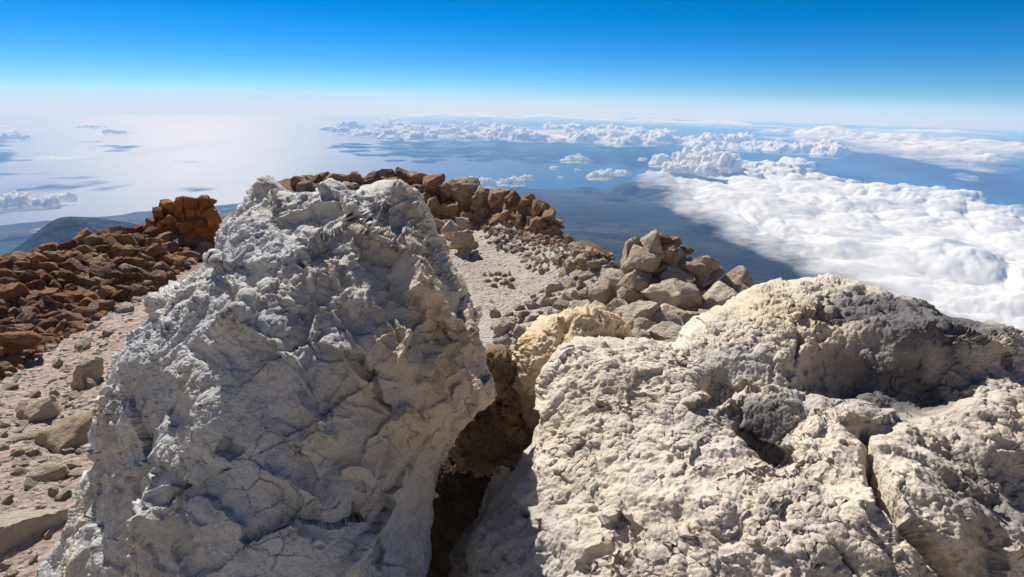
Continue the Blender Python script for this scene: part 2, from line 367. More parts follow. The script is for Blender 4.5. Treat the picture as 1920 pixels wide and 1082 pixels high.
for px, Yc in ((0,23),(150,25),(300,28),(480,36),(620,38),(760,38),(880,37),(980,34),(1050,29),(1110,24),(1160,20.5),(1230,17.5),(1320,16),(1420,15.5),(1600,13.5),(1900,12),(-150,20)):
    d = ray(np.array(px), np.array(500)); xx = d[0]/d[1]*Yc; gx.append((xx, Yc, -11.5 if px > 1000 else -12.5))
gall = np.array([list(p) for p in gp]+[list(q) for q in gx])
def warp_xy(x, y): return np.stack([np.arctan2(x, y)*1.6, np.log(np.hypot(x, y)+.3)], -1)
GZ = tps(warp_xy(gall[:, 0], gall[:, 1]), gall[:, 2], 1e-3)
def ground_z(x, y):
    x = np.asarray(x, float); y = np.asarray(y, float); return GZ(warp_xy(x, y))
na, nr_ = 640, 430
a = np.radians(np.linspace(-57, 57, na)); r = np.geomspace(1.5, 47, nr_)
A, Rr = np.meshgrid(a, r); x, y, rr = (Rr*np.sin(A)).ravel(), (Rr*np.cos(A)).ravel(), Rr.ravel()
z = ground_z(x, y); P = np.stack([x, y, z], -1)
ppx, ppy, _ = to_px(P)
redm = sdist(ppx+40*fbm(P, .6, 3), ppy+30*fbm(P, .7, 3, off=9.), [(-300, 420), (420, 380), (420, 470), (300, 540), (200, 590), (110, 640), (-20, 720), (-300, 800)])
red = sstep(-12, 14, redm)
ridgem = sdist(ppx, ppy, [(430, 300), (900, 300), (1060, 380), (1180, 480), (1140, 500), (1040, 440), (960, 400), (880, 405), (800, 400), (700, 420), (430, 420)])
red = np.maximum(red, .85*sstep(-8, 12, ridgem))
pink = sstep(420, 250, ppx)
amp = .02+.012*rr
z = z + amp*.55*fbm(P, .5, 4, 1) + .05*fbm(P, 2.3, 4, 2)*np.minimum(1, rr/6) + .03*fbm(P, 7., 2)*(1+red)
gv = np.stack([x, y, z], -1); ZG = z.reshape(nr_, na)
link('crater_ground', mesh_np('ground', gv, grid_faces(nr_, na)[:, ::-1], {'red': red, 'pink': pink*(1-red)}), M_GROUND, kind='structure',
     label='pale dusty crater floor and rubble covered slopes')
aa = np.radians(np.linspace(57, 303, 260)); r2 = np.geomspace(.7, 42, 150); A, Rr = np.meshgrid(aa, r2); A, rr = A.ravel(), Rr.ravel(); x, y = rr*np.sin(A), rr*np.cos(A)  # unseen slope added behind the camera, bounces sunlight onto the shaded rock faces
edge = np.where(A < math.pi, rad(57), rad(303)); ze = ground_z(rr*np.sin(edge), rr*np.cos(edge)); k_ = sstep(rad(60), rad(105), np.minimum(A, 2*math.pi-A))
back = np.maximum(0, rr-.8); zb = -1.7+13*(1-np.exp(-back*.78/13)); P = np.stack([x, y, zb], -1)
z = ze*(1-k_)+zb*k_+k_*(.10+.02*rr)*fbm(P, .55, 5, 2)+.05*fbm(P, 2.6, 4, 1)
link('bounce_slope', mesh_np('bounce_slope', np.stack([x, y, z], -1), grid_faces(150, 260)[:, ::-1], {'red': 0*x, 'pink': 0*x}), M_GROUND, kind='structure', label='unseen pale slope added behind the viewpoint to bounce sunlight')
def grid_z(x, y):
    u = (np.arctan2(x, y)+rad(57))/rad(114)*(na-1); v = (np.log(np.hypot(x, y))-math.log(1.5))/(math.log(47)-math.log(1.5))*(nr_-1)
    u = np.clip(u, 0, na-1.001); v = np.clip(v, 0, nr_-1.001); i, j = v.astype(int), u.astype(int); f, g = v-i, u-j
    return (ZG[i, j]*(1-g)+ZG[i, j+1]*g)*(1-f)+(ZG[i+1, j]*(1-g)+ZG[i+1, j+1]*g)*f
def drop(px, py, n=60):
    """where the sight line through a photograph pixel meets the summit ground"""
    px, py = np.atleast_1d(np.asarray(px, float)), np.atleast_1d(np.asarray(py, float)); d = ray(px, py); d = d/d[:, 1:2]
    Ys = np.geomspace(3.0, 40, 420); best = np.full(len(px), np.nan)
    for i in range(len(Ys)):
        q = d*Ys[i]; zz = grid_z(q[:, 0], q[:, 1]); hit = (q[:, 2] < zz) & np.isnan(best); best[hit] = Ys[i]
    return d*best[:, None], best

# ------------------------------------------------------------------ big foreground rocks
print('ground', time.time()-T0)
def spline_closed(pts, n=1400):
    p = np.asarray(pts, float); m = len(p); t = np.linspace(0, m, n, endpoint=False); i = t.astype(int); f = (t-i)[:, None]
    a, b, c, d = p[(i-1) % m], p[i], p[(i+1) % m], p[(i+2) % m]
    return .5*((2*b)+(-a+c)*f+(2*a-5*b+4*c-d)*f**2+(-a+3*b-3*c+d)*f**3)
def blob(outline, c, ctrl, N, thick, er, k=7, down=.25, K=22):
    """closed rock: a front skin N x N over the outline, with given depths, and a rounded back"""
    o = spline_closed(outline); th = np.arctan2(o[:, 1]-c[1], o[:, 0]-c[0]); rd = np.hypot(o[:, 0]-c[0], o[:, 1]-c[1]); s = np.argsort(th); th, rd = th[s], rd[s]
    th = np.r_[th-2*math.pi, th, th+2*math.pi]; rd = np.r_[rd, rd, rd]
    g = np.linspace(-1, 1, N); A, B = np.meshgrid(g, g); A, B = A.ravel(), B.ravel()
    m = np.abs(A) > np.abs(B); rho = np.where(m, np.abs(A), np.abs(B)); safe = np.where(rho < 1e-9, 1, rho)
    q = np.where(m, (math.pi/4)*B/np.where(m, A, 1), math.pi/2-(math.pi/4)*A/np.where(~m, np.where(np.abs(B) < 1e-9, 1, B), 1))
    t = np.where(m, q+np.where(A < 0, math.pi, 0), q+np.where(B < 0, math.pi, 0)); t = (t+math.pi) % (2*math.pi)-math.pi
    R_ = np.interp(t, th, rd); px = c[0]+rho*R_*np.cos(t); py = c[1]+rho*R_*np.sin(t)
    D = tps([(q[0]/300, q[1]/300) for q in ctrl], [q[2] for q in ctrl], 1e-3)(np.stack([px, py], -1)/300)
    D = D + er*(1-np.sqrt(np.clip(1-rho**k, 0, 1)))
    V = at(px, py, D); Q = grid_faces(N, N)
    idx = np.arange(N*N).reshape(N, N); loop = np.r_[idx[0, :-1], idx[:-1, -1], idx[-1, :0:-1], idx[:0:-1, 0]]
    Bv = V[loop]; bc = Bv.mean(0); Dv = np.array([0, thick, -down*thick])+bc*[.25, 0, 0]*0
    rings = [bc+(Bv-bc)*math.cos(u)+Dv*math.sin(u) for u in np.linspace(0, math.pi/2, K+1)[1:]]
    nl = len(loop); allv = np.vstack([V]+rings); rows = [loop]+[np.arange(nl)+N*N+i*nl for i in range(K)]; fs = [Q]
    for i in range(K):
        a_, b_ = rows[i], rows[i+1]; fs.append(np.stack([a_, b_, np.roll(b_, -1), np.roll(a_, -1)], -1).astype(np.int32))
    px = np.r_[px]+0; front = np.r_[np.ones(N*N), np.repeat(1-np.arange(1, K+1)/K, nl)**3]
    PX = np.r_[px, np.tile(px[loop], K)]; PY = np.r_[py, np.tile(py[loop], K)]
    Qa = np.vstack(fs)
    Nn = vnormals(allv, Qa)
    if (Nn[N*N//2]@allv[N*N//2]) > 0: Qa = Qa[:, ::-1].copy(); Nn = -Nn
    return allv, Qa, Nn, PX, PY, front
def carve(px, py, P, lines, jig=6, js=9):
    wx = px+jig*perlin(P*js)+.4*jig*perlin(P*js*3.1); wy = py+jig*perlin(P*js+31.7)+.4*jig*perlin(P*js*3.1+5); d = np.zeros(len(px))
    for w, dep, pts in lines:
        ds, t = seg_dist(wx, wy, pts); ww = w*(.55+.45*np.sin(np.pi*np.clip(t, .03, .97)))
        d = np.minimum(d, -dep*np.exp(-(ds/ww)**2)*np.sin(np.pi*np.clip(t, .06, .94))**.4)
    return d
def pit(px, py, cx, cy, rx, ry, ang=0):
    c, s = math.cos(ang), math.sin(ang); u = ((px-cx)*c+(py-cy)*s)/rx; v = (-(px-cx)*s+(py-cy)*c)/ry; return np.exp(-(u*u+v*v)**1.5)

OL = [(55,1120),(80,1050),(112,965),(165,862),(186,765),(196,700),(232,632),(268,560),(300,528),(345,500),(386,470),(402,428),(424,378),(446,354),(464,342),(480,325),(494,320),(510,327),(532,346),(575,338),(620,330),
      (660,330),(700,318),(742,308),(780,330),(812,376),(838,425),(862,492),(895,538),(918,590),(922,640),(938,700),(934,750),(884,785),(866,830),(832,878),(816,950),(803,1010),(800,1090),(780,1250),(600,1340),(300,1340),(60,1260)]
CL = [(100,1082,2.7),(250,1082,2.25),(420,1082,2.05),(650,1082,2.12),(790,1082,2.35),(420,1300,1.75),(700,1300,1.85),(150,1250,2.3),
      (180,850,2.95),(300,850,2.5),(480,850,2.35),(680,850,2.45),(830,850,2.7),(215,700,3.15),(320,700,2.78),(500,700,2.6),(700,700,2.7),(860,700,2.85),(925,690,3.1),
      (300,560,3.35),(400,560,3.08),(520,560,2.95),(700,560,3.0),(820,560,3.2),(905,580,3.5),(420,450,3.6),(520,440,3.42),(640,440,3.42),(740,430,3.55),(840,470,3.8),
      (440,370,3.82),(490,335,3.88),(560,360,3.76),(650,358,3.8),(740,350,3.85),(800,400,3.92)]
V, Q, Nn, px, py, fr_ = blob(OL, (520, 800), CL, 580, 1.5, .35)
P = V.astype(np.float32)
d = .11*fbm(P, 1.1, 3)+.05*fbm(P, 2.6, 3, 2)*1
cap = -sdist(px, py, [(300, 300), (505, 392), (560, 376), (650, 374), (790, 300)])      # the cap above the top ledge stands proud
big = [(11, .24, [(640,360),(655,388),(682,432),(716,466),(738,492),(766,524),(772,562),(802,592),(836,628),(852,664),(874,712)]),
       (6, .08, [(500,398),(530,388),(566,374),(610,372),(648,366)]),(6, .09, [(386,470),(402,492),(430,496)]),
       (10, .10, [(428,520),(470,560),(474,592),(450,612),(420,618)]),(8, .06, [(560,400),(570,430),(566,460),(575,500)]),
       (5, .07, [(624,480),(630,520),(640,548),(664,566),(668,592)]),(14, .10, [(500,880),(540,905),(572,925),(596,960)]),(9, .08, [(655,372),(690,395),(720,420),(735,470),(750,500)]),
       (7, .06, [(775,470),(800,530),(830,570),(850,600)])]
d += carve(px, py, P, big, 7, 7)
d += -.16*pit(px, py, 690, 915, 42, 36)+.07*pit(px, py, 610, 600, 70, 50)-.10*pit(px, py, 300, 950, 40, 60, .3)-.07*pit(px, py, 450, 620, 60, 28, -.2)+.08*pit(px, py, 720, 390, 45, 60, .4)+.09*pit(px, py, 575, 400, 60, 30)
right = sstep(-18, 25, px-np.interp(py, [340, 430, 470, 520, 600, 660, 720, 800], [640, 680, 715, 765, 805, 850, 880, 1000]))
d += .10*right*fr_*sstep(780, 640, py)
V1 = P+Nn*d[:, None]; N1 = vnormals(V1, Q)
ROTF = np.array([[.82, 0, -.57], [0, 1, 0], [.57, 0, .82]])
# ledges: warped steps down the face, flaky on the upper left
s1 = V1[:, 2]*1.0+V1[:, 0]*.28+.22*fbm(V1, 1.6, 3, off=3.); st = s1/.155; fs_ = st-np.floor(st)
st2 = (V1[:, 2]-V1[:, 0]*.35+.13*fbm(V1, 5.0, 4, off=13.))/.07; f2 = st2-np.floor(st2)
crust = sstep(700, 420, px+.7*(py-520))*sstep(830, 600, py)
crust = np.clip(crust*(.55+.9*fbm(V1, 2.2, 3, off=5.))+.35*sstep(.05, .5, fbm(V1, 3., 3, off=8.))*sstep(520, 330, px), 0, 1)
led = (1-fs_)*sstep(0, .10, fs_); led2 = (1-f2)*sstep(0, .12, f2)
gate = sstep(-.15, .45, fbm(V1, 1.9, 2, off=21.))
d = .026*led*gate*(.4+.6*sstep(1000, 700, py))+.013*led2*crust
d += .010*crust*fbm((V1@ROTF)*[.55, 1, 1.6], 20, 4, 2)+.008*fbm(V1*[.8, 1, 1.3], 8, 4, 2)+.006*fbm(V1, 30, 3)
VF = (V1@ROTF)*[.7, 1, 1.25]
d += facets(VF, 2.3, 1, .034, .15, .14)+facets(VF, 6, 2, .007, .12, .16)*(.35+.8*crust)+facets(VF, 15, 3, .0045, .16, .2)*(.15+crust)+.006*fbm((V1@ROTF)*[.6, 1, 1.5], 38, 3, 2)*(.5+.5*crust)
small = [(4.0, .10, [(640,655),(660,698),(688,722),(704,742)]),(4.0, .10, [(782,720),(792,690),(810,662),(806,640)]),(4.0, .10, [(560,738),(600,788),(632,822)]),(4.0, .10, [(628,1080),(660,1032),(684,998)]),
         (4.0, .10, [(640,890),(662,880),(690,886)]),(4.0, .10, [(700,750),(730,770),(760,762),(800,790)]),(4.0, .10, [(740,600),(760,640),(750,680)]),(4.0, .10, [(840,560),(870,600),(890,650)]),
         (4.0, .10, [(500,1000),(540,980),(580,1000),(600,1030)]),(4.0, .10, [(470,620),(520,640),(560,690),(580,740)]),(4.0, .10, [(820,690),(830,720),(850,760)]),(4.0, .10, [(720,820),(740,850),(730,890)])]
d += carve(px, py, V1, small, 5, 9)
f1, f2v = voronoi(V1*[1, 1, .7]+.06*np.stack([perlin(V1*6), perlin(V1*6+9), perlin(V1*6+4)], -1), 3.6, 3)
d += -.035*np.exp(-((f2v-f1)/.035)**2)*sstep(-.05, .35, fbm(V1, 1.4, 2, off=40.))
V2 = V1+N1*(d*(.3+.7*fr_))[:, None]
tan = np.clip(.85*sstep(560, 900, px+.25*(py-500))*sstep(1080, 700, py)+.3*fbm(V1, 1.7, 3, off=2.)-.05, 0, 1)
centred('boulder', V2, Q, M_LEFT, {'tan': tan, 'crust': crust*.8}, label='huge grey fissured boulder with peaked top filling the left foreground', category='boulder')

ORT = [(1038,690),(1050,664),(1100,652),(1170,657),(1230,656),(1286,662),(1320,612),(1395,582),(1448,542),(1500,527),(1560,524),(1620,538),(1660,546),(1720,565),(1800,590),(1870,610),(1930,630),(2080,700),(2180,900),(2150,1200),
       (1800,1400),(1300,1400),(930,1260),(885,1090),(898,1012),(950,930),(1000,858),(1014,800),(1012,770),(1026,722)]
CRT = [(900,1082,2.35),(960,1000,2.45),(1000,900,2.75),(1020,780,3.15),(1050,690,3.5),(1100,1082,2.0),(1400,1082,1.9),(1700,1082,1.92),(1900,1082,2.1),(1400,1350,1.5),(1000,1300,1.8),(1800,1350,1.5),(2100,1100,2.3),
       (1100,860,2.75),(1300,860,2.62),(1500,870,2.55),(1700,880,2.45),(1880,880,2.5),(1150,720,3.35),(1280,720,3.4),(1400,740,3.3),(1560,800,2.95),(1700,800,2.85),(1850,780,3.0),(1220,665,3.75),
       (1340,630,3.9),(1450,620,3.85),(1480,560,4.3),(1560,540,4.45),(1560,640,3.75),(1700,620,3.8),(1700,580,4.15),(1840,640,3.8),(1900,640,4.0),(2050,720,3.8)]
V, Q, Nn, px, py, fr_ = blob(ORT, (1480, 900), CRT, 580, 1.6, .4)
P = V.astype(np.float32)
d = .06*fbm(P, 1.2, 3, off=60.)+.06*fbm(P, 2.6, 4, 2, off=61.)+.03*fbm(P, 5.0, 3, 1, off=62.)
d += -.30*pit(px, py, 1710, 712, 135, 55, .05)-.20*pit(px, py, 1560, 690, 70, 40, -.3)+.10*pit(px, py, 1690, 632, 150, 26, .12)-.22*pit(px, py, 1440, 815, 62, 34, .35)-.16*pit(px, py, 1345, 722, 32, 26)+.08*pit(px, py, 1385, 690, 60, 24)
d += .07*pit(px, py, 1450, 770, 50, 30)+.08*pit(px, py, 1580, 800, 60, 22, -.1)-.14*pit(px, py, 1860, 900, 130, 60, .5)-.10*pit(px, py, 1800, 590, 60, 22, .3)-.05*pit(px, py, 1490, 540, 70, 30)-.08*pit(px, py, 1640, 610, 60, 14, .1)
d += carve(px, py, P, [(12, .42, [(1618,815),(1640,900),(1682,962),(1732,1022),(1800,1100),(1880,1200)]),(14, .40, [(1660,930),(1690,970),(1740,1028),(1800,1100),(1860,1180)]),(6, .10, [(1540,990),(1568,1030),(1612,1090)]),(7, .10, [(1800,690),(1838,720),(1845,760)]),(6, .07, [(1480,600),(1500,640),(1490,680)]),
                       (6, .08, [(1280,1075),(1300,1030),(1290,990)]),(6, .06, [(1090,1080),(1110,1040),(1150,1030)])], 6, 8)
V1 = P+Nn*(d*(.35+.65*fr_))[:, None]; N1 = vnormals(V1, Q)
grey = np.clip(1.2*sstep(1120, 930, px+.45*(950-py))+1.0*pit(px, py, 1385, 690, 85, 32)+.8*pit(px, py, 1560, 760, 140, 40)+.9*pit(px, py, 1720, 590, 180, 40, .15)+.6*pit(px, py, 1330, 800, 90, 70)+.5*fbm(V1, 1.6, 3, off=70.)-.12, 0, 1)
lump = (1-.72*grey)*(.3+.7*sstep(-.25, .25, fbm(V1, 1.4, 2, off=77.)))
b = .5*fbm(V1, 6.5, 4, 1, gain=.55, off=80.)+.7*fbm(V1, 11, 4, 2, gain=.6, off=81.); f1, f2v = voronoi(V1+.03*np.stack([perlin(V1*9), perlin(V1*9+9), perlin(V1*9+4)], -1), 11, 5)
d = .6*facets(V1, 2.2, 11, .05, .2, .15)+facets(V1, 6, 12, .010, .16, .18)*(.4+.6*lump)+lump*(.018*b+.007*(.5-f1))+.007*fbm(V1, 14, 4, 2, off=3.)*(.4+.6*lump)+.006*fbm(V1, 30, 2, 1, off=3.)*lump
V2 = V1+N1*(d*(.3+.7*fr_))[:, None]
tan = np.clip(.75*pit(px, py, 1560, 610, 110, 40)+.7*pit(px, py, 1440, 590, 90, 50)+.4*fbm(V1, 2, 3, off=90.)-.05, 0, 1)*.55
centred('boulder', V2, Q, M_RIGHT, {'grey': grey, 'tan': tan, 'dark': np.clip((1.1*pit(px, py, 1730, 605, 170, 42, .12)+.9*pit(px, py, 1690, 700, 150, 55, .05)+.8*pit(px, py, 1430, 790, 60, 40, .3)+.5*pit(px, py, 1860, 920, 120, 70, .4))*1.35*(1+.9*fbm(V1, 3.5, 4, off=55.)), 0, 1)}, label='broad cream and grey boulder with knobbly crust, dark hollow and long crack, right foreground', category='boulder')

def small_rock(name, outline, c, ctrl, N, mat, thick, label, seed, amp=.05, er=.25, shape=None):
    V, Q, Nn, px, py, fr_ = blob(outline, c, ctrl, N, thick, er, k=5, K=12); P = V.astype(np.float32)
    d = amp*fbm(P, 3.0, 4, off=seed)+amp*.8*fbm(P, 6.5, 4, 2, off=seed+2)+amp*.3*fbm(P, 22, 3, 1, off=seed+4)+facets(P, 4.0, int(seed), amp*.35, .22, .12)+facets(P, 11, int(seed)+1, amp*.08, .1, .15)
    if shape: d = d+shape(px, py, P)
    centred(name, P+Nn*d[:, None], Q, mat, label=label, category='rock')
small_rock('rock', [(968,770),(972,715),(986,660),(1012,616),(1060,597),(1120,588),(1160,606),(1176,656),(1150,720),(1080,760),(1030,790),(990,800)], (1070,690),
           [(970,760,4.3),(1000,660,4.3),(1060,605,4.6),(1120,595,4.7),(1170,640,4.6),(1080,660,4.15),(1020,720,4.0),(1000,790,4.1),(1100,740,4.2)], 220, M_ORANGE, .9, 'ochre overhanging rock wedged behind the gap between the two boulders', 5., .06, .25,
           lambda px, py, P: -.16*pit(px, py, 1030, 690, 28, 42, .5)-.14*pit(px, py, 1110, 652, 60, 14, -.1)+.09*pit(px, py, 1110, 612, 60, 22)-.10*pit(px, py, 1058, 632, 10, 26, .3)+.08*pit(px, py, 985, 690, 16, 60, .2)-.12*pit(px, py, 1000, 765, 14, 26))
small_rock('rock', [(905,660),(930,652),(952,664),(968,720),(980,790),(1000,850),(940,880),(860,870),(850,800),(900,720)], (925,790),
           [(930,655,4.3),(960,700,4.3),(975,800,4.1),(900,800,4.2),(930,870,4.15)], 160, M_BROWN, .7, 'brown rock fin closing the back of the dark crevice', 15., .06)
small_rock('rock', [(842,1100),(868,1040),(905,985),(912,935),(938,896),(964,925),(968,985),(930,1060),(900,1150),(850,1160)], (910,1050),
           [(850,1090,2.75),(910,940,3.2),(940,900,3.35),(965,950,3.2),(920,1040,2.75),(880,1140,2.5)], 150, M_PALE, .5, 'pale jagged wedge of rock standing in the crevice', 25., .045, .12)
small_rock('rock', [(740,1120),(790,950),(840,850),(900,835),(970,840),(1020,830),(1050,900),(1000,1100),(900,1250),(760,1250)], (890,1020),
           [(760,1080,4.4),(860,860,4.55),(1000,870,4.5),(900,1000,4.35),(900,1200,4.0),(780,1220,4.1)], 120, M_CREVICE_SHADE, .6, 'rock added deep inside the crevice, its shade painted as near black brown', 35., .06)
# ------------------------------------------------------------------ loose stones
print('rocks', time.time()-T0)
def stone_mesh(i, sub=4, cuts=17, rnd=.02):
    r = np.random.default_rng(100+i); bm = bmesh.new(); bmesh.ops.create_icosphere(bm, subdivisions=sub, radius=1)
    V = np.array([v.co[:] for v in bm.verts]); T = np.array([[v.index for v in f.verts] for f in bm.faces]); bm.free()
    for _ in range(cuts):
        n = r.normal(size=3); n /= np.linalg.norm(n); h = r.uniform(.40, .8); pr = V@n-h; V = V-np.clip(pr, 0, None)[:, None]*n*(1-rnd)
    nn = V/np.linalg.norm(V, axis=1)[:, None]
    if sub > 2: V = V+nn*(.15*fbm(V+i*7, 1.3, 3)+.09*fbm(V+i*7, 3.2, 4, 2)+.045*fbm(V+i*7, 9, 3, 2))[:, None]
    V -= (V.max(0)+V.min(0))/2; V /= np.abs(V).max(0)
    return V, T
STV = [stone_mesh(i) for i in range(20)]
STM = []
for v_, t_ in STV:
    me = mesh_np('stone', v_, t_); me.materials.append(M_RED); STM.append(me)
LOW = [stone_mesh(40+i, 2, 7) for i in range(8)]
def put(name, loc, size, mat, parent=None, rot=None, var=None, **props):
    o = bpy.data.objects.new(name, STM[random.randrange(len(STM)) if var is None else var % len(STM)]); scene.collection.objects.link(o)
    o.location = loc; o.scale = size; o.rotation_euler = rot if rot is not None else (random.uniform(-.9, .9), random.uniform(-.9, .9), random.uniform(0, 6.28))
    o.material_slots[0].link = 'OBJECT'; o.material_slots[0].material = mat
    if parent is not None: o.parent = parent
    for k, v in props.items(): o[k] = v
    return o
def block(px, py, w, h, Y, mat, parent=None, name='block', tilt=0., var=None, dep=None, **props):
    """a stone of w x h photograph pixels standing at forward distance Y"""
    p = at(np.array(px), np.array(py), np.array(Y)); dist = float(p@F); sx, sz = w/2/FPX*dist, h/2/FPX*dist; az = math.atan2(p[0], p[1])
    return put(name, p-(parent.location if parent is not None else 0), (sx, dep or (sx+sz)/2, sz), mat, parent, (0, tilt, -az), var, **props)
def scatter(poly, n, seed):
    r = np.random.default_rng(seed); poly = np.asarray(poly, float); lo, hi = poly.min(0), poly.max(0); q = r.uniform(lo, hi, (n*6, 2)); q = q[inside(q[:, 0], q[:, 1], poly)][:n]
    p, Y = drop(q[:, 0], q[:, 1]); ok = ~np.isnan(Y); return p[ok], q[ok], (p[ok]@F)
def stuff_stones(name, poly, n, seed, smin, smax, mat, label, parent=None, power=2.2, sink=.2, keep=None):
    p, q, w = scatter(poly, n, seed); r = np.random.default_rng(seed+1)
    if keep is not None: m = keep(p, q, r); p, q, w = p[m], q[m], w[m]
    s = (smin+(smax-smin)*r.random(len(p))**power)/2/FPX*w; vs_, ts = [], []; off = 0
    for i in range(len(p)):
        v, t = LOW[r.integers(len(LOW))]; an = r.uniform(0, 6.28); c, s_ = math.cos(an), math.sin(an)
        e = v*[r.uniform(.8, 1.3), r.uniform(.8, 1.2), r.uniform(.55, .95)]*s[i]
        e = np.stack([e[:, 0]*c-e[:, 1]*s_, e[:, 0]*s_+e[:, 1]*c, e[:, 2]], -1)+p[i]+[0, 0, s[i]*(.6-sink*2)]
        vs_.append(e); ts.append(t+off); off += len(v)
    V = np.vstack(vs_); T = np.vstack(ts); pr = dict(kind='stuff', label=label)
    me = mesh_np(name, V-(np.array(parent.location) if parent is not None else 0), T, smooth=False)
    return link(name, me, mat, parent, **pr)
def empty(name, loc, **props):
    o = bpy.data.objects.new(name, None); scene.collection.objects.link(o); o.location = loc
    for k, v in props.items(): o[k] = v
    return o
def M_noise(name, cols, dark):           # joined small stones: colour by place, in stone sized cells
    k = NT(name); v = k.tc.outputs['Object']; n = k.n.new('ShaderNodeTexVoronoi'); k.L(v, n.inputs['Vector']); n.inputs['Scale'].default_value = 2.5
    sep = k.n.new('ShaderNodeSeparateColor'); k.L(n.outputs['Color'], sep.inputs[0])
    c = k.ramp(sep.outputs[0], [(i/(len(cols)-1), x) for i, x in enumerate(cols)]); nn = k.noise(v, 7, 6, .65); c = k.mix(k.fr(nn, .48, .72, 0, .6), c, dark)
    return k.finish(c, .93, k.bump(k.noise(v, 14, 6, .7), .07, 1.0))
M_RED_S = M_noise('rust_rubble', [(.20, .105, .07), (.36, .17, .085), (.46, .24, .12), (.54, .35, .22)], (.11, .065, .045))
M_PALE_S = M_noise('pale_rubble', [(.44, .36, .29), (.54, .45, .37), (.62, .54, .45)], (.30, .23, .19))
M_RIDGE_S = M_noise('umber_rubble', [(.26, .16, .11), (.40, .25, .15), (.52, .36, .24)], (.14, .09, .07))

def stone_field(parent, poly, n, seed, smin, smax, mat, power=1.6, flat=.85, pack=.34):
    p, q, w = scatter(poly, n*14, seed); r = np.random.default_rng(seed+5); got = []; random.seed(seed)
    sz = np.sort((smin+(smax-smin)*r.random(n*2)**power))[::-1]; sz = np.interp(np.arange(len(p))/len(p), np.linspace(0, 1, n*2), sz)
    for i in range(len(p)):
        if len(got) >= n: break
        if any((q[i, 0]-g[0])**2+(q[i, 1]-g[1])**2 < (pack*(sz[i]+g[2]))**2 for g in got): continue
        got.append((q[i, 0], q[i, 1], sz[i])); s = sz[i]/2/FPX*w[i]
        put('stone', p[i]+[0, 0, s*.25]-np.array(parent.location), (s*r.uniform(.8, 1.5), s*r.uniform(.7, 1.2), s*r.uniform(.45, flat+.15)), mat, parent)
    return len(got)
# left scree slope
LS = [(-20,492),(90,470),(190,444),(290,424),(410,420),(385,478),(300,535),(200,590),(110,640),(40,690),(-20,715)]
e = empty('scree_slope', at(np.array(150), np.array(600), np.array(13.)), label='slope of dark rust red rubble left of the grey boulder', category='scree')
print('n', stone_field(e, LS, 290, 21, 8, 36, M_RED, 3.0, .95, .22))
stuff_stones('small_stone', LS, 6500, 31, 4, 17, M_RED_S, 'small rust coloured rubble between the larger stones', e)
# centre ridge
CRG = [(555,342),(640,336),(740,330),(800,340),(870,356),(960,372),(1012,388),(1042,412),(1052,440),(1020,440),(960,420),(900,418),(840,412),(810,405),(780,380),(560,360)]
e = empty('boulder_ridge', at(np.array(900), np.array(430), np.array(26.)), label='ridge of piled brown boulders on the far crater rim', category='ridge')
print('n', stone_field(e, CRG, 200, 22, 10, 36, M_RIDGE, 2.4, .95, .24))
stuff_stones('small_stone', CRG+[(1060, 450), (1160, 490), (1100, 480)], 2200, 32, 4, 17, M_RIDGE_S, 'small brown stones between the boulders', e)
for i, (bx, by, s) in enumerate([(575,336,30),(605,332,34),(640,336,24),(672,338,26),(700,332,34),(722,326,36),(752,328,44),(782,336,42),(812,344,44),(842,352,42),(872,352,50),(905,362,38),(935,366,44),(962,372,40),(990,378,36),(1012,388,36),(1030,404,34),(1038,424,28),
                                 (1066,448,26),(1085,458,28),(1105,464,24),(1122,470,30),(1140,480,26),(900,380,46),(948,388,54),(860,396,46),(985,398,40),(925,392,36),(820,386,40),(960,410,34)]):
    block(bx, by+4, s*random.uniform(.8, 1.2), s*random.uniform(.75, 1.05), 29.5 if bx < 800 else np.interp(bx, [800, 960, 1040, 1150], [29, 25.2, 21.8, 16.8]), M_RIDGE, e, 'stone', random.uniform(-.5, .5))
    for _ in range(2): block(bx+random.uniform(-.6, .6)*s, by+random.uniform(-.1, .7)*s, s*random.uniform(.3, .6), s*random.uniform(.25, .5), (29.2 if bx < 800 else np.interp(bx, [800, 960, 1040, 1150], [28.7, 24.9, 21.5, 16.5])), M_RIDGE, e, 'stone', random.uniform(-.8, .8))
# crater floor stones
e = empty('crater_floor_stones', at(np.array(1000), np.array(540), np.array(16.)), label='pale stones strewn over the dusty crater floor', category='stones')
stone_field(e, [(1040,470),(1160,500),(1170,560),(1120,640),(1000,640),(925,660),(925,590),(1010,560),(1060,530)], 130, 23, 6, 28, M_SAND, 3.0, .7)
stone_field(e, [(820,420),(880,425),(890,480),(862,490),(815,420)], 16, 24, 12, 34, M_TAN, 1.2)
stone_field(e, [(900,425),(1050,450),(1140,500),(1000,490),(920,460)], 90, 25, 4, 15, M_PEB, 2.6, .8)
for cx, cy, n in ((935,528,14),(1005,498,14),(1010,562,5)): stone_field(e, [(cx-25,cy-14),(cx+25,cy-12),(cx+28,cy+14),(cx-22,cy+12)], n, 26+cx, 5, 15, M_TAN, 1.6, .8)
stuff_stones('pebble', [(860,430),(1050,450),(1160,500),(1180,600),(1100,660),(930,720),(915,600),(870,500)], 2600, 33, 1.4, 8, M_PALE_S, 'small pale pebbles on the crater floor', e, 4.0, .32)
